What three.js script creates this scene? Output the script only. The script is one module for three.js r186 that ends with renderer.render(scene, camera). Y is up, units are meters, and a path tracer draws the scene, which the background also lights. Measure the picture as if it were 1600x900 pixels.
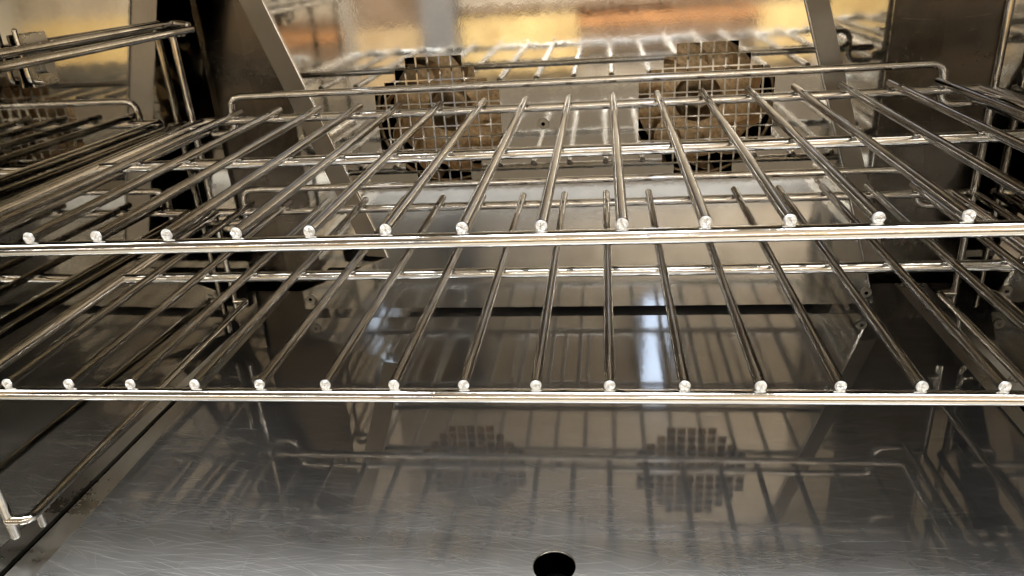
import * as THREE from 'three';
import { RectAreaLightUniformsLib } from 'three/addons/lights/RectAreaLightUniformsLib.js';
import { mergeGeometries } from 'three/addons/utils/BufferGeometryUtils.js';
import { RoundedBoxGeometry } from 'three/addons/geometries/RoundedBoxGeometry.js';

// ------------------------------------------------------------------ units
// one shelf-wire pitch (34 mm) is the module everything in the oven is measured in
const S = 0.034, CX = 6.95, FLOOR = -6.22;
const X = x => (x - CX) * S, Y = y => (y - FLOOR) * S, Z = z => z * S;
const V = (x, y, z) => new THREE.Vector3(X(x), Y(y), Z(z));

// ------------------------------------------------------------------ camera, exposure
RectAreaLightUniformsLib.init();
const scene = new THREE.Scene();
scene.background = new THREE.Color(0x000000);
const camera = new THREE.PerspectiveCamera(41.97, 16 / 9, 0.01, 30);
camera.position.copy(V(7.804, 3.133, 8.794));
camera.rotation.set(-0.42008, 0.13737, -0.06946, 'YXZ');
scene.add(camera);
const renderer = new THREE.WebGLRenderer({ antialias: true });
renderer.setSize(1024, 576);
renderer.toneMapping = THREE.LinearToneMapping;
renderer.toneMappingExposure = 2.25;
renderer.shadowMap.enabled = true;

// ------------------------------------------------------------------ helpers
function mulberry(a) { return () => { a |= 0; a = a + 0x6D2B79F5 | 0; let t = Math.imul(a ^ a >>> 15, 1 | a); t = t + Math.imul(t ^ t >>> 7, 61 | t) ^ t; return ((t ^ t >>> 14) >>> 0) / 4294967296; }; }
const used = {};
function numbered(n) { const k = used[n] = (used[n] || 0) + 1; return k === 1 ? n : `${n}_${String(k - 1).padStart(3, '0')}`; }
function thing(name, label, category, pos, group) {
  const o = new THREE.Group(); o.name = numbered(name); if (pos) o.position.copy(pos);
  o.userData = { label, category }; if (group) o.userData.group = group;
  scene.add(o); return o;
}
// geometries are written in world coordinates; a part is shifted into its parent's frame
function part(name, geos, mat, parent, label) {
  let g = Array.isArray(geos) ? (geos.length > 1 ? mergeGeometries(geos.map(q => q.index ? q.toNonIndexed() : q)) : geos[0]) : geos;
  const m = new THREE.Mesh(g, mat); m.name = name; m.castShadow = m.receiveShadow = true;
  if (label) m.userData.label = label;
  if (parent) {
    const p = new THREE.Vector3(); for (let q = parent; q && q !== scene; q = q.parent) p.add(q.position);
    g.translate(-p.x, -p.y, -p.z); parent.add(m);
  } else scene.add(m);
  return m;
}
function structure(name, geos, mat) { const m = part(numbered(name), geos, mat); m.userData.kind = 'structure'; return m; }
function boxUV(g) {                                   // uv in metres, by the main direction of each face
  g = g.index ? g.toNonIndexed() : g;
  const p = g.attributes.position, n = g.attributes.normal, uv = new Float32Array(p.count * 2);
  for (let i = 0; i < p.count; i += 3) {
    let ax = 0, ay = 0, az = 0;
    for (let k = 0; k < 3; k++) { ax += Math.abs(n.getX(i + k)); ay += Math.abs(n.getY(i + k)); az += Math.abs(n.getZ(i + k)); }
    for (let k = i; k < i + 3; k++) {
      const a = az >= ax && az >= ay ? [p.getX(k), p.getY(k)] : ax >= ay ? [p.getZ(k), p.getY(k)] : [p.getX(k), p.getZ(k)];
      uv[2 * k] = a[0]; uv[2 * k + 1] = a[1];
    }
  }
  g.setAttribute('uv', new THREE.BufferAttribute(uv, 2)); return g;
}
// box between two corners given in module units
function bx(x0, x1, y0, y1, z0, z1, r = 0) {
  const w = (x1 - x0) * S, h = (y1 - y0) * S, d = (z1 - z0) * S;
  const g = r ? new RoundedBoxGeometry(w, h, d, 2, r) : new THREE.BoxGeometry(w, h, d);
  g.translate(X((x0 + x1) / 2), Y((y0 + y1) / 2), Z((z0 + z1) / 2)); return boxUV(g);
}
function mbox(x0, x1, y0, y1, z0, z1) { const g = new THREE.BoxGeometry(x1 - x0, y1 - y0, z1 - z0); g.translate((x0 + x1) / 2, (y0 + y1) / 2, (z0 + z1) / 2); return boxUV(g); }
// round rod from a to b (module units), radius in module units, domed ends
function rod(a, b, r, seg = 14, dome = true) {
  const A = V(...a), B = V(...b), L = A.distanceTo(B), R = r * S;
  const pts = dome ? [[0, 0], [R * .7, 0], [R * .94, R * .12], [R, R * .4], [R, L - R * .4], [R * .94, L - R * .12], [R * .7, L], [0, L]]
    : [[0, 0], [R, 0], [R, L], [0, L]];
  const g = new THREE.LatheGeometry(pts.map(q => new THREE.Vector2(...q)), seg);
  const uv = g.attributes.uv, p = g.attributes.position;
  for (let i = 0; i < uv.count; i++) uv.setXY(i, uv.getX(i) * 6.283 * R, p.getY(i));
  const q = new THREE.Quaternion().setFromUnitVectors(new THREE.Vector3(0, 1, 0), B.clone().sub(A).normalize());
  g.applyQuaternion(q); g.translate(A.x, A.y, A.z); return g.toNonIndexed();
}
// bent rod through points with rounded bends
function bent(pts, r, bend, seg = 12) {
  const P = pts.map(p => V(...p)), path = new THREE.CurvePath(), R = bend * S;
  let last = P[0];
  for (let i = 1; i < P.length - 1; i++) {
    const d0 = P[i - 1].clone().sub(P[i]).normalize(), d1 = P[i + 1].clone().sub(P[i]).normalize();
    const a = P[i].clone().addScaledVector(d0, R), b = P[i].clone().addScaledVector(d1, R);
    path.add(new THREE.LineCurve3(last, a)); path.add(new THREE.QuadraticBezierCurve3(a, P[i].clone(), b)); last = b;
  }
  path.add(new THREE.LineCurve3(last, P[P.length - 1]));
  const cps = []; for (const c of path.curves) { const n = c.isLineCurve3 ? 6 : 8; for (let k = 0; k < n; k++) cps.push(c.getPoint(k / n)); } cps.push(P[P.length - 1]);
  const curve = new THREE.CatmullRomCurve3(cps, false, 'centripetal');
  const g = new THREE.TubeGeometry(curve, cps.length * 3, r * S, seg, false);
  const L = curve.getLength(), uv = g.attributes.uv;
  for (let i = 0; i < uv.count; i++) uv.setXY(i, uv.getY(i) * 6.283 * r * S, uv.getX(i) * L);
  const caps = [P[0], P[P.length - 1]].map(p => { const s = new THREE.SphereGeometry(r * S, 10, 8); s.translate(p.x, p.y, p.z); return s.toNonIndexed(); });
  return mergeGeometries([g.toNonIndexed(), ...caps]);
}

// ------------------------------------------------------------------ procedural textures
function noiseField(n, cells, seed) {                  // tileable value noise, n x n, 0..1
  const r = mulberry(seed), c = Float32Array.from({ length: cells * cells }, () => r()), out = new Float32Array(n * n);
  for (let y = 0; y < n; y++) for (let x = 0; x < n; x++) {
    const u = x / n * cells, v = y / n * cells, i = Math.floor(u), j = Math.floor(v);
    let f = u - i, g = v - j; f = f * f * (3 - 2 * f); g = g * g * (3 - 2 * g);
    const A = c[j * cells + i], B = c[j * cells + (i + 1) % cells], C = c[(j + 1) % cells * cells + i], D = c[(j + 1) % cells * cells + (i + 1) % cells];
    out[y * n + x] = A + (B - A) * f + (C - A) * g + (A - B - C + D) * f * g;
  }
  return out;
}
function scratches(buf, n, count, seed, ang, spread, len, amp, arc = 0) {
  const r = mulberry(seed);
  for (let k = 0; k < count; k++) {
    let x = r() * n, y = r() * n, a = ang + (r() - .5) * 2 * spread; const L = len * (.3 + r()), s = amp * (.3 + .7 * r()), da = (r() - .5) * arc;
    for (let t = 0; t < L; t++) {
      const i = ((y | 0) + n) % n * n + ((x | 0) + n) % n; buf[i] += s * Math.sin(Math.PI * t / L);
      x += Math.cos(a); y += Math.sin(a); a += da / L; if (x < 0) x += n; if (x >= n) x -= n; if (y < 0) y += n; if (y >= n) y -= n;
    }
  }
}
function grey(buf, n, size, { float = false, chan = 4, srgb = false, tint } = {}) {
  const d = float ? new Float32Array(n * n * 4) : new Uint8Array(n * n * 4), k = float ? 1 : 255;
  for (let i = 0; i < n * n; i++) {
    const v = Math.min(1, Math.max(0, buf[i]));
    const t = tint ? tint(v) : [v, v, v];
    d[4 * i] = t[0] * k; d[4 * i + 1] = t[1] * k; d[4 * i + 2] = t[2] * k; d[4 * i + 3] = k;
  }
  const t = new THREE.DataTexture(d, n, n, THREE.RGBAFormat, float ? THREE.FloatType : THREE.UnsignedByteType);
  t.wrapS = t.wrapT = THREE.RepeatWrapping; t.magFilter = THREE.LinearFilter; t.minFilter = THREE.LinearMipmapLinearFilter; t.generateMipmaps = true;
  if (srgb) t.colorSpace = THREE.SRGBColorSpace;
  t.repeat.set(1 / size, 1 / size); t.needsUpdate = true; return t;
}
const mix = (n, list, base) => { const o = new Float32Array(n * n).fill(base); for (const [f, a] of list) for (let i = 0; i < o.length; i++) o[i] += a * (f[i] - .5); return o; };

// sheet steel: faint grain, smears and fine scratches
const N = 1024;
const nA = noiseField(N, 6, 11), nB = noiseField(N, 24, 12), nC = noiseField(N, 110, 13), nD = noiseField(N, 340, 14);
const sheetRough = mix(N, [[nA, .3], [nB, .3], [nC, .15], [nD, .12]], .6);
scratches(sheetRough, N, 500, 21, 0, .5, 90, .25, .4);
const sheetBump = mix(N, [[nB, .42], [nC, .16], [nD, .12]], .5);
const sheetTint = mix(N, [[nA, .5], [nB, .4], [nC, .2]], .62);
const T = {
  sheetRough: grey(sheetRough, N, .36), sheetBump: grey(sheetBump, N, .36, { float: true }),
  sheetTint: grey(sheetTint, N, .36, { tint: v => { const k = .82 + .18 * v; return [k, k * (.985 + .015 * v), k * (.955 + .045 * v)]; } }),
};
// oven floor: heavily scrubbed
const DENT = [.096, -.124], FS = .72, F = 2048, fA = noiseField(F, 9, 61), fB = noiseField(F, 60, 62), fC = noiseField(F, 24, 64);
const floorLines = new Float32Array(F * F), floorRough = new Float32Array(F * F), floorBump = new Float32Array(F * F), haze = new Float32Array(F * F);
scratches(floorLines, F, 3600, 31, 0, .2, 220, .5, .45);
scratches(floorLines, F, 1300, 32, 0, 3.1, 90, .4, 1.8);
scratches(haze, F, 4200, 35, .06, .22, 240, .34, .5);
scratches(haze, F, 5200, 37, 0, .35, 90, .5, 1.1);
scratches(haze, F, 1200, 36, 0, 3.1, 80, .26, 1.6);
for (let j = 0; j < F; j++) for (let i = 0; i < F; i++) {     // scrubbed most near the door, with a painted light haze
  const k = j * F + i, z = (j / F > .3 ? j / F - 1 : j / F) * FS, x = (i / F > .5 ? i / F - 1 : i / F) * FS;
  const a = Math.min(1, Math.max(0, (z + .135 - .12 * x + .1 * (fA[k] - .5)) / .19)), w = a * a * (3 - 2 * a);
  floorRough[k] = .04 + .03 * fA[k] + .05 * w + Math.min(.5, floorLines[k]) * (.14 + .2 * w);
  const dx = x - DENT[0], dz = z - DENT[1];
  floorBump[k] = .3 + .03 * (fA[k] - .5) - Math.min(.4, floorLines[k]) * (.02 + .03 * w) + .5 * Math.exp(-(dx * dx + dz * dz * .6) / .00009);
  haze[k] = .13 + .08 * (fA[k] - .5) + w * (.42 + .22 * (fC[k] - .5) + .12 * (fB[k] - .5)) + Math.min(.6, haze[k]) * (.25 + .75 * w);
}
T.floorRough = grey(floorRough, F, FS); T.floorBump = grey(floorBump, F, FS, { float: true }); T.haze = grey(haze, F, FS);
// drawn wire: streaks along the length
const wireRough = mix(512, [[noiseField(512, 20, 41), .5], [noiseField(512, 90, 42), .3]], .55);
scratches(wireRough, 512, 500, 43, Math.PI / 2, .06, 160, .25);
const wireTint = mix(512, [[noiseField(512, 9, 44), .8], [noiseField(512, 60, 45), .35]], .62);
T.wireRough = grey(wireRough, 512, .05);
T.wireTint = grey(wireTint, 512, .13, { tint: v => { const k = .5 + .5 * v; return [k, k * (.965 + .035 * v), k * (.91 + .09 * v)]; } });
T.wireBump = grey(wireRough, 512, .05, { float: true });
const rustTint = mix(512, [[noiseField(512, 7, 51), .7], [noiseField(512, 30, 52), .6], [noiseField(512, 60, 53), .12]], .5);
T.rust = grey(rustTint, 512, .16, { tint: v => [.4 + .5 * v, .34 + .46 * v, .26 + .4 * v] });

// ------------------------------------------------------------------ materials
const steel = (r, g, b, rough, extra = {}) => new THREE.MeshStandardMaterial({ color: new THREE.Color().setRGB(r, g, b), metalness: 1, roughness: rough, ...extra });
const M = {
  plate: steel(.68, .675, .65, .1, { map: T.sheetTint, roughnessMap: T.sheetRough, bumpMap: T.sheetBump, bumpScale: .00003 }),
  wall: steel(.62, .6, .55, .065, { map: T.sheetTint, roughnessMap: T.sheetRough, bumpMap: T.sheetBump, bumpScale: .00002 }),
  dull: steel(.42, .4, .36, .4, { map: T.sheetTint, roughnessMap: T.sheetRough }),
  flange: steel(.52, .48, .42, .4, { map: T.sheetTint }),
  roof: steel(.5, .44, .35, .38, { map: T.sheetTint, roughnessMap: T.sheetRough }),
  lip: steel(.66, .655, .64, .62, { roughnessMap: T.sheetRough }),
  dark: steel(.14, .125, .108, .34, { map: T.sheetTint, roughnessMap: T.sheetRough }),
  floor: steel(.41, .405, .395, .8, { roughnessMap: T.floorRough, bumpMap: T.floorBump, bumpScale: .00008 }),
  hazeFilm: steel(.62, .62, .62, .62, { alphaMap: T.haze, transparent: true }),  // added film imitating light scattered by the scratched floor
  wire: steel(.4, .39, .37, .12, { map: T.wireTint, roughnessMap: T.wireRough, bumpMap: T.wireBump, bumpScale: .00002 }),
  bar: steel(.76, .75, .73, .12, { roughnessMap: T.wireRough, bumpMap: T.wireBump, bumpScale: .00002 }),
  cut: new THREE.MeshStandardMaterial({ color: new THREE.Color().setRGB(.78, .775, .76), metalness: .6, roughness: .4 }),
  rack: steel(.62, .605, .57, .16, { map: T.wireTint, roughnessMap: T.wireRough, bumpMap: T.wireBump, bumpScale: .00002 }),
  fan: steel(.92, .8, .62, .44, { map: T.rust }),
  gapDark: new THREE.MeshStandardMaterial({ color: new THREE.Color().setRGB(.012, .011, .01), roughness: .8 }),  // near-black standing in for shade behind the seam
  screw: steel(.4, .38, .34, .4), hole: new THREE.MeshPhysicalMaterial({ color: 0x010101, roughness: 1, specularIntensity: 0 }),  // hole: flat black painting the shade inside openings
};

// ------------------------------------------------------------------ the lit kitchen in front of the oven (seen in reflections)
const paint = (r, g, b, rough = .8) => new THREE.MeshStandardMaterial({ color: new THREE.Color().setRGB(r, g, b), roughness: rough });
const K = { base: paint(.17, .14, .105), cream: paint(.9, .68, .32), tan: paint(.62, .46, .26), pale: paint(.66, .6, .51), side: paint(.6, .55, .47), grey: paint(.16, .15, .145), orange: paint(.66, .33, .14), brown: paint(.26, .18, .12), tile: paint(.52, .48, .4), dark: paint(.05, .045, .04), ceil: paint(.46, .385, .3) };
const kz = 2.2;
{ // stained, streaky plaster
  const p = mix(512, [[noiseField(512, 7, 71), .7], [noiseField(512, 28, 72), .5], [noiseField(512, 90, 73), .25]], .6);
  scratches(p, 512, 260, 74, Math.PI / 2, .12, 160, -.35);
  const m = grey(p, 512, .5, { tint: v => [.5 + .5 * v, .42 + .55 * v, .36 + .55 * v] });
  K.cream.map = K.pale.map = K.tan.map = K.brown.map = K.orange.map = m;
}
structure('room_wall', [mbox(-2.2, 2.2, -.95, 1.75, kz + .06, kz + .16)], K.pale);
structure('room_wall', [mbox(-2.3, -2.2, -.95, 1.75, .12, kz + .16)], K.dark);
structure('room_wall', [mbox(2.2, 2.3, -.95, 1.75, .12, kz + .16)], K.side);
structure('room_floor', [mbox(-2.3, 2.3, -1.05, -.95, .12, kz + .16)], K.tile);
structure('room_ceiling', [mbox(-2.3, 2.3, 1.75, 1.85, .12, kz + .16)], K.ceil);
structure('wall_panel', [mbox(-.56, -.07, -.14, .08, kz + .02, kz + .055)], K.cream);
structure('wall_panel', [mbox(.64, .86, -.14, .075, kz + .02, kz + .055)], K.cream);
structure('wall_panel', [mbox(1.1, 1.5, -.02, .1, kz + .02, kz + .055)], K.cream);
structure('wall_panel', [mbox(-1.4, -1.2, -.2, .07, kz + .02, kz + .055)], K.cream);
structure('wall_panel', [mbox(-1.0, -.72, -.2, .06, kz + .02, kz + .055)], K.tan);
structure('wall_panel', [mbox(-1.0, -.72, .065, .5, kz + .02, kz + .055)], K.brown);
for (const x of [-1.12, -1.06]) structure('pillar', [mbox(x - .012, x + .012, -.95, 1.75, kz - .03, kz + .0)], K.grey);
structure('wall_panel', [mbox(-.066, .636, -.06, .025, kz + .0, kz + .055)], K.brown);
structure('wall_panel', [mbox(-.066, .636, .028, .066, kz - .01, kz + .055)], K.orange);
structure('wall_panel', [mbox(1.56, 2.19, -.18, .16, kz + .02, kz + .055)], K.cream);  // pale panel added to brighten what the oven side wall mirrors
structure('wall_panel', [mbox(-.55, 1.5, .095, .125, kz + .01, kz + .055)], K.brown);
structure('added_wall_base', [mbox(-2.2, 2.2, -.95, -.2, kz - .02, kz + .055)], K.base);  // dark base added to dim what the fan guard mirrors
structure('column', [mbox(-.70, -.565, -.95, 1.75, kz - .06, kz + .055)], K.grey);
function lamp(x, y, z, w, d, glow, light, color, label) {
  const t = thing('ceiling_lamp', label, 'lamp', new THREE.Vector3(x, y, z), 'lamps on the kitchen ceiling');
  part('housing', [mbox(x - w / 2 - .02, x + w / 2 + .02, y, y + .06, z - d / 2 - .02, z + d / 2 + .02)], K.ceil, t);
  part('diffuser', [mbox(x - w / 2, x + w / 2, y - .012, y - .001, z - d / 2, z + d / 2)], new THREE.MeshStandardMaterial({ color: 0xffffff, emissive: color, emissiveIntensity: glow }), t);
  const l = new THREE.RectAreaLight(color, light, w, d); l.position.set(x, y - .016, z); l.rotation.x = -Math.PI / 2; scene.add(l);
}
const warm = new THREE.Color().setRGB(1, .955, .88);
const soft = new THREE.Color().setRGB(.95, .98, 1);
for (const [x, where] of [[-.75, 'on the window-less side'], [0, 'in the middle'], [.75, 'on the window side']])
  lamp(x, 1.68, .36, .6, .36, 3, 9, soft, `ceiling lamp close above the oven front, ${where}`);
lamp(1.85, 1.68, .8, .3, .7, 3, 12, warm, 'narrow ceiling lamp added to brighten the paler side wall of the kitchen');  // unseen lamp added to light the side wall
// unseen shelf added to carry fill lamps for the wall and the ceiling
structure('added_shelf', [mbox(-2.19, 2.19, .5, .53, 1.7, kz + .055)], K.grey);
{  // added lamp, there to brighten the wall panels
  const t = thing('added_strip_light', 'added strip light under the added shelf, brightening the wall facing the oven', 'lamp', new THREE.Vector3(0, .48, 1.83));
  part('housing', [mbox(-2.1, 2.1, .475, .498, 1.76, 1.9)], K.ceil, t);
  part('diffuser', [mbox(-2.05, 2.05, .468, .474, 1.77, 1.89)], new THREE.MeshStandardMaterial({ color: 0xffffff, emissive: warm, emissiveIntensity: 3 }), t);
  const l = new THREE.RectAreaLight(warm, 14, 4.1, .12); l.position.set(0, .464, 1.83); l.rotation.x = -Math.PI / 2; scene.add(l);
}
{  // added lamp, there to brighten the ceiling in the reflections
  const t = thing('added_uplight', 'added trough lamp lying on the added shelf, brightening the ceiling', 'lamp', new THREE.Vector3(.8, .535, 1.96));
  part('housing', [mbox(-.25, 1.85, .533, .58, 1.82, 2.1)], K.ceil, t);
  part('diffuser', [mbox(-.2, 1.8, .581, .59, 1.85, 2.07)], new THREE.MeshStandardMaterial({ color: 0xffffff, emissive: warm, emissiveIntensity: 2 }), t);
  const l = new THREE.RectAreaLight(warm, 8, 2.0, .22); l.position.set(.8, .594, 1.96); l.rotation.x = Math.PI / 2; scene.add(l);
}
{ // narrow daylit window in the opposite wall
  const t = thing('window', 'tall narrow daylit window above the orange panel', 'window', new THREE.Vector3(.255, 1.5, kz + .05));
  part('window_frame', [mbox(.17, .2, 1.2, 1.75, kz, kz + .06), mbox(.31, .34, 1.2, 1.75, kz, kz + .06)], K.grey, t);
  part('pane', [mbox(.2, .31, 1.2, 1.75, kz + .03, kz + .045)], new THREE.MeshStandardMaterial({ color: 0x222222, emissive: new THREE.Color().setRGB(.62, .75, 1), emissiveIntensity: 1.25 }), t);
  const l = new THREE.RectAreaLight(new THREE.Color().setRGB(.62, .75, 1), 1.25, .11, .55); l.position.set(.255, 1.475, kz + .02); scene.add(l);
}

// ------------------------------------------------------------------ oven cavity
const WL = -2.55, WR = 16.4, BACK = -12.3, FRONT = 2.0, ROOF = 14;
const oven = thing('oven', 'stainless steel oven cavity with mirror-like side walls around the wire shelves', 'oven', V(CX, FLOOR, -5));
{ // this wall stands a little askew: wider at the door
  const g = bx(WL - .5, WL, -7.2, ROOF, BACK - .5, FRONT), p = g.attributes.position;
  for (let i = 0; i < p.count; i++) p.setX(i, p.getX(i) - (p.getZ(i) / S + 4.9) * .034 * S);
  g.computeVertexNormals(); part('side_wall', [g], M.wall, oven);
}
part('side_wall', [bx(WR, WR + .5, -7.2, ROOF, BACK - .5, FRONT)], M.wall, oven);
part('rear_wall', [bx(WL, WR, -7.2, ROOF, BACK - .5, BACK)], M.dark, oven);
part('rear_panel', [bx(-1.1, 15.05, -6.4, 13.4, BACK + .004, BACK + .14)], M.plate, oven);
part('gap_shade', [bx(-.9, 14.8, -6.7, -5.6, BACK + .145, BACK + .3)], M.gapDark, oven);  // dark strip put in as the shade behind the gap under the guard
part('cavity_roof', [bx(WL, WR, ROOF, ROOF + .5, BACK - .5, FRONT)], M.roof, oven);
part('cavity_base', [bx(WL, WR, -7.2, -6.75, BACK, FRONT)], M.dull, oven);
part('front_frame', [mbox(X(WL - 4), X(WR + 4), Y(ROOF + .5), Y(ROOF + 4), Z(FRONT - .6), Z(FRONT)), mbox(X(WL - 4), X(WL - .5), Y(-9), Y(ROOF + .5), Z(FRONT - .6), Z(FRONT)), mbox(X(WR + .5), X(WR + 4), Y(-9), Y(ROOF + .5), Z(FRONT - .6), Z(FRONT)), mbox(X(WL - .5), X(WR + .5), Y(-9), Y(-7.2), Z(FRONT - .6), Z(FRONT))], M.wall, oven);

// ------------------------------------------------------------------ floor tray with drain hole
{
  const t = thing('floor_plate', 'scratched stainless steel base sheet with a round drain hole, under both shelves', 'oven floor', V(CX, FLOOR, -5));
  const x0 = -2.12, x1 = 15.98, z0 = -11.9, z1 = FRONT - .1, hx = 6.88, hz = -.66, hr = .36;
  const sh = new THREE.Shape([[x0, -z0], [x0, -z1], [x1, -z1], [x1, -z0]].map(([x, z]) => new THREE.Vector2(X(x), z * S)));
  const h = new THREE.Path(); h.absarc(X(hx), -hz * S, hr * S, 0, Math.PI * 2, true); sh.holes.push(h);
  const g = new THREE.ExtrudeGeometry(sh, { depth: .05 * S, bevelEnabled: false, curveSegments: 40 });
  g.rotateX(-Math.PI / 2); g.translate(0, Y(FLOOR - .05), 0);
  part('sheet', [boxUV(g)], M.floor, t);
  const film = new THREE.ShapeGeometry(sh, 40); film.rotateX(-Math.PI / 2); film.translate(0, Y(FLOOR + .012), 0);
  part('scoured_haze', [boxUV(film)], M.hazeFilm, t);
  // pressed rim of the hole and the pipe below it, coloured black for its shade
  const rim = new THREE.TorusGeometry(hr * S, .012 * S, 8, 48); rim.rotateX(Math.PI / 2); rim.translate(X(hx), Y(FLOOR - .012), Z(hz));
  part('drain_rim', [rim], M.dull, t);
  const pipe = new THREE.CylinderGeometry((hr + .02) * S, (hr + .02) * S, .5 * S, 32, 1, true), cup = new THREE.CircleGeometry((hr + .02) * S, 32);
  pipe.translate(X(hx), Y(FLOOR - .3), Z(hz)); cup.rotateX(-Math.PI / 2); cup.translate(X(hx), Y(FLOOR - .53), Z(hz));
  part('drain_pipe', [pipe, cup], M.hole, t);
  // upturned edge strips along both walls
  for (const s of [0, 1]) {
    const xa = s ? x1 : x0, xb = s ? WR - .09 : WL + .07, p = new THREE.Shape([[xa, FLOOR], [xb, FLOOR + .035], [xb, FLOOR - .05], [xa, FLOOR - .05]].map(([x, y]) => new THREE.Vector2(X(x), Y(y))));
    const e = new THREE.ExtrudeGeometry(p, { depth: (z1 - z0) * S, bevelEnabled: false }); e.translate(0, 0, Z(z0));
    if (!s) { const q = e.attributes.position; for (let i = 0; i < q.count; i++) if (q.getX(i) < X(-2.3)) q.setX(i, q.getX(i) - (q.getZ(i) / S + 4.9) * .034 * S); }
    part('folded_edge', [boxUV(e)], M.lip, t);
  }
}

// ------------------------------------------------------------------ perforated fan guard with two grilles
const PZ = -10.3;
const P2 = (x, y) => new THREE.Vector2(X(x), Y(y));
const slant = .33, exL = y => 1.72 - (y + 4.48) * slant, exR = y => 14.9 - (y + 6.09) * .318;
{
  const t = thing('fan_guard', 'steel baffle sheet with slanted edges and two stepped square-hole grilles', 'fan guard', V(CX, FLOOR, PZ));
  const top = 13.2, bot = -6.07, sh = new THREE.Shape([P2(-1.0, bot), P2(14.9, bot), P2(exR(top), top), P2(exL(top), top), P2(1.72, -4.48), P2(.9, -4.78), P2(-.99, -5.5)]);
  const rows = [5, 7, 9, 11, 11, 11, 11, 11, 9, 7, 5], pitch = .2985, hole = .256;
  for (const cx of [3.57, 10.27]) rows.forEach((n, r) => {
    for (let i = 0; i < n; i++) {
      const x = cx + (i - (n - 1) / 2) * pitch, y = -.715 + (5 - r) * pitch * .985, h = hole / 2, c = .02;
      const q = new THREE.Path([P2(x - h, y - h), P2(x - h, y + h), P2(x + h, y + h), P2(x + h, y - h)]); q.closePath(); sh.holes.push(q);
    }
  });
  const g = new THREE.ExtrudeGeometry(sh, { depth: .045 * S, bevelEnabled: false }); g.translate(0, 0, Z(PZ - .045));
  part('sheet', [boxUV(g)], M.plate, t);
  // bent-back side flanges along both slanted edges
  const flange = (x0, y0, x1, y1, w, dz) => {
    const f = new THREE.BufferGeometry(), th = .05, q = [];
    const c = [[x0, y0, PZ - .0], [x1, y1, PZ - .0], [x1 + w, y1, PZ - dz], [x0 + w, y0, PZ - dz]];
    const a = c.map(p => V(...p)), b = c.map(([x, y, z]) => V(x - Math.sign(w) * th * .4, y, z - th));
    const quad = (A, B, C, D) => { for (const p of [A, B, C, A, C, D]) q.push(p.x, p.y, p.z); };
    if (w < 0) { quad(a[0], a[1], a[2], a[3]); quad(b[3], b[2], b[1], b[0]); } else { quad(a[3], a[2], a[1], a[0]); quad(b[0], b[1], b[2], b[3]); }
    for (let i = 0; i < 4; i++) { const j = (i + 1) % 4; quad(a[i], b[i], b[j], a[j]); }
    f.setAttribute('position', new THREE.Float32BufferAttribute(q, 3)); f.computeVertexNormals();
    f.setAttribute('uv', new THREE.Float32BufferAttribute(new Float32Array(q.length / 3 * 2), 2)); return boxUV(f);
  };
  part('side_flange', [flange(1.72, -4.48, exL(top), top, -.66, .14)], M.flange, t);
  part('side_flange', [flange(exR(-5.2), -5.2, exR(top), top, .56, .14)], M.flange, t);
  const edge = (x0, y0, x1, y1) => rod([x0, y0, PZ + .01], [x1, y1, PZ + .01], .035, 8);  // bright rods added as the highlight along the slanted sheet edges
  part('edge_glint', [edge(1.72, -4.48, exL(top), top)], M.bar, t); part('edge_glint', [edge(exR(-5.6), -5.6, exR(top), top)], M.bar, t);
  for (const [x, y] of [[-.78, -5.74], [14.66, -5.74], [6.26, -.9]]) {
    const d = new THREE.CylinderGeometry(.13 * S, .15 * S, .05 * S, 20), k = new THREE.CylinderGeometry(.055 * S, .055 * S, .004 * S, 6);
    for (const q of [d, k]) q.rotateX(Math.PI / 2);
    d.translate(X(x), Y(y), Z(PZ + .025)); k.translate(X(x), Y(y), Z(PZ + .053));
    const s = part('screw', [d], M.screw, t); part('socket', [k], M.hole, s);
  }
}

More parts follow.
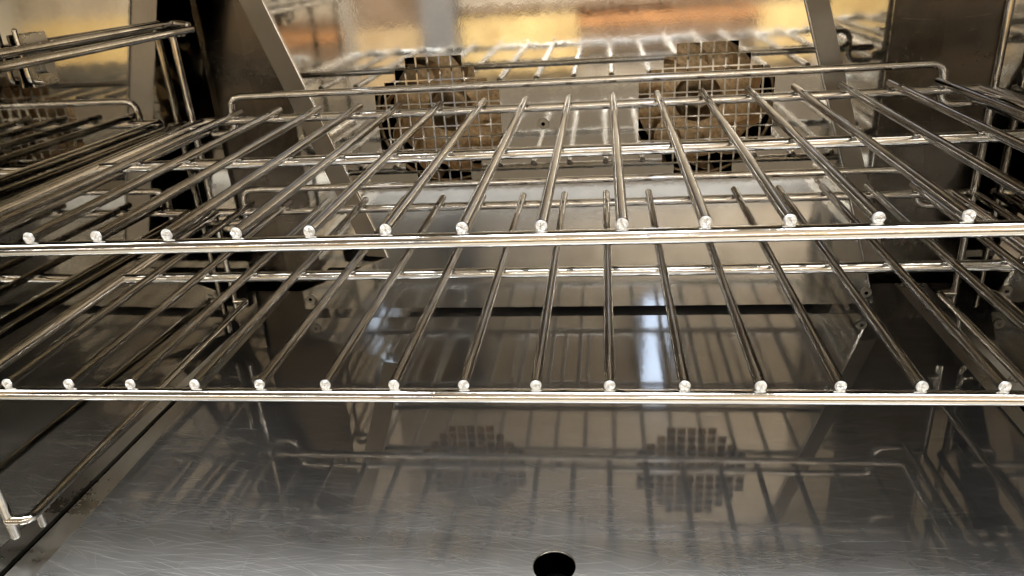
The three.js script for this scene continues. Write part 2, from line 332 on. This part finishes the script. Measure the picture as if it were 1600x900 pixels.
// ------------------------------------------------------------------ the two fans behind the grilles
const fanSpots = [[3.57, .3, 'rust-brown fan wheel behind the grille beside the dark rack corner'], [10.27, 0, 'rust-brown fan wheel behind the grille opposite the drain hole, hub showing']];
for (const [cx, turn, label] of fanSpots) {
  const cy = -.715, t = thing('fan', label, 'fan', V(cx, cy, -11.6), 'fans behind the guard');
  const at = (g, x, y, z) => { g.rotateZ(turn); g.translate(X(cx), Y(cy), Z(z)); return g; };
  const recess_shade = new THREE.CylinderGeometry(2.3 * S, 2.3 * S, .06 * S, 40); recess_shade.rotateX(Math.PI / 2); part('recess_shade', [at(recess_shade, 0, 0, -12.08)], M.hole, t);  // black disc painting the shade of the recess behind the fan
  const disc = new THREE.CylinderGeometry(1.6 * S, 1.6 * S, .05 * S, 48); disc.rotateX(Math.PI / 2); part('backplate', [at(disc, 0, 0, -11.95)], M.fan, t);
  const hub = new THREE.LatheGeometry([[0, .55], [.16, .55], [.2, .5], [.2, .22], [.5, .16], [.62, .05], [.62, 0]].map(q => new THREE.Vector2(q[0] * S, q[1] * S)), 32); hub.rotateX(Math.PI / 2); part('hub', [at(hub, 0, 0, -11.92)], M.fan, t);
  const nut = new THREE.CylinderGeometry(.13 * S, .13 * S, .12 * S, 6); nut.rotateX(Math.PI / 2); part('nut', [at(nut, 0, 0, -11.32)], M.screw, t);
  const ring = new THREE.TorusGeometry(1.78 * S, .05 * S, 8, 60); part('shroud_ring', [at(ring, 0, 0, -10.98)], M.fan, t);
  for (let k = 0; k < 9; k++) {
    const a = k / 9 * 6.283, pts = [], q = [];
    for (let i = 0; i <= 8; i++) { const u = i / 8, r = (.95 + .82 * u), b = a + .75 * u * u; pts.push([r * Math.cos(b) * S, r * Math.sin(b) * S]); }
    const z0 = -.3 * S, z1 = .62 * S;
    const sh = new THREE.Shape([...pts.map(p => new THREE.Vector2(...p)), ...pts.slice().reverse().map(([x, y]) => new THREE.Vector2(x * 1.02 - y * .012, y * 1.02 + x * .012))]);
    const g = new THREE.ExtrudeGeometry(sh, { depth: .92 * S, bevelEnabled: false }); part('blade', [at(g, 0, 0, -11.92)], M.fan, t);
  }
}

// ------------------------------------------------------------------ side racks
function rack(side, label) {
  const s = side, x = o => CX + s * o, post = 9.18, rail = 8.82, r = .085, t = thing('side_rack', label, 'oven rack', V(x(post), FLOOR, -4.5), null);
  const rear = -8.72, front = -.12, levels = [1.95, -.4, -2.72, -5.04], wall = 9.4;
  for (const z of [rear, front]) part('post', [rod([x(post), -5.42, z], [x(post), 2.0, z], r)], M.rack, t);
  for (const y of levels) {
    const low = y < -4;
    part('runner', [low ? bent([[x(post), y, rear + .02], [x(rail), y, rear + .02], [x(rail), y, front], [x(post), y, front + .02]], r, .13)
      : rod([x(rail), y, rear - .3], [x(rail), y, front], r)], M.rack, t);
    if (!low) part('wall_runner', [bent([[x(post + .06), y + .16, front], [x(post + .06), y + .16, rear - .22], [x(rail) - s * -.02, y + .1, rear - .16]], r, .18)], M.rack, t);
    if (!low) for (const z of [rear, front]) part('cross_stay', [rod([x(post), y - .06, z + .08], [x(rail), y - .06, z + .08], r * .95)], M.rack, t);
  }
  for (const z of [-7.5, -.35]) part('peg', [rod([x(rail), -5.04, z], [x(rail), -5.36, z], r * .8)], M.rack, t);
  return t;
}
rack(-1, 'chromed wire side rack with doubled posts, on the wall mirroring the grille');
rack(1, 'chromed wire side rack on the darker wall, opposite the bracket with thumbscrews');
{
  const t = thing('rack_bracket', 'small steel wall bracket with two thumbscrews and a wire hook under the top runner', 'bracket', V(-2.42, 1.4, -4.4));
  part('plate', [bx(-2.5 + .003, -2.44, 1.42, 2.35, -4.8, -4.1, .0008)], M.dull, t);
  for (const z of [-4.62, -4.3]) { const g = new THREE.CylinderGeometry(.075 * S, .075 * S, .2 * S, 14); g.rotateZ(Math.PI / 2); g.translate(X(-2.34), Y(2.12), Z(z)); part('thumbscrew', [g], M.bar, t); }
  const d = new THREE.CylinderGeometry(.12 * S, .13 * S, .12 * S, 20); d.rotateZ(Math.PI / 2); d.translate(X(-2.38), Y(1.76), Z(-4.48)); part('knob', [d], M.screw, t);
  part('hook', [bent([[-2.4, 2.42, -3.98], [-2.4, 1.56, -3.98], [-2.42, 1.5, -4.25]], .05, .08)], M.rack, t);
}

// ------------------------------------------------------------------ wire shelves
const rnd = mulberry(77);
function shelf(dx, y, label) {
  const t = thing('wire_shelf', label, 'oven shelf', V(CX, y, -4.4), null);
  const rw = .079, rb = .101, yb = y - rw - rb + .024;
  const bars = [0, -4.35, -8.55];
  for (const z of bars) part('cross_bar', [rod([-1.85 + dx, yb, z], [15.78 + dx, yb, z], rb, 18)], M.bar, t);
  for (const x of [-1.85 + dx, 15.78 + dx]) part('side_rail', [rod([x, yb, bars[2]], [x, yb, bars[0]], rb, 16)], M.bar, t);
  part('stop_bar', [bent([[-1.75 + dx, y - .5, -8.74], [-1.17 + dx, y - .5, -8.74], [-1.17 + dx, y + .37, -8.74], [15.08 + dx, y + .37, -8.74], [15.08 + dx, y - .5, -8.74], [15.68 + dx, y - .5, -8.74]], .085, .3, 14)], M.bar, t);
  const tip = () => {                                    // rough sheared face of the wire, faceted
    const rings = [0, .3, .55, .78, .93, 1], n = 14, v = [], tri = [];
    rings.forEach((q, a) => { for (let b = 0; b < n; b++) { const t = (b + .5 * (a % 2)) / n * 6.2832, R = rw * S * q * (a === 5 ? 1 : .97 + .06 * rnd());
      v.push([R * Math.cos(t), R * Math.sin(t), (a === 5 ? -.0007 : a === 4 ? -.00005 : .0003) + (a === 5 ? 0 : (rnd() - .5) * .00055)]); } });
    for (let a = 0; a < 5; a++) for (let b = 0; b < n; b++) { const p = a * n + b, q = a * n + (b + 1) % n, u = p + n, w = q + n; if (a) tri.push(p, u, q); tri.push(q, u, w); }
    const c = rnd() * 6.28, out = [];                      // a dark shear crack across the face
    for (const k of tri) { const [x, y, z] = v[k], d = Math.abs(x * Math.cos(c) + y * Math.sin(c)); out.push(x, y, z - (d < .0004 ? .0005 : 0)); }
    const g = new THREE.BufferGeometry(); g.setAttribute('position', new THREE.Float32BufferAttribute(out, 3)); g.computeVertexNormals();
    g.setAttribute('uv', new THREE.Float32BufferAttribute(new Float32Array(out.length / 3 * 2), 2)); return g; };
  for (let i = -1; i <= 15; i++) {
    const x = i + dx + (rnd() - .5) * .03, dz = (rnd() - .5) * .03, geo = [rod([x, y, -8.82 + dz], [x, y, -.02], rw, 16)];
    const wire = part('wire', geo, M.wire, t);
    for (const z of bars.slice(1)) {                                       // weld bead where wire meets bar
      const w = new THREE.SphereGeometry(.06 * S, 10, 7); w.scale(1.45 + .35 * rnd(), .5, .8 + .3 * rnd()); w.translate(X(x + (rnd() - .5) * .03), Y(y - rw * .98), Z(z + .02));
      part('weld', [w], M.bar, wire);
    }
    const g = tip(); g.translate(X(x), Y(y), Z(-.006)); part('cut_end', [g], M.cut, wire);
  }
  return t;
}
shelf(0, 0, 'upper chromed wire oven shelf, the higher of the two');
shelf(-.18, -2.315, 'lower chromed wire oven shelf, between the upper shelf and the scratched floor');

renderer.render(scene, camera);
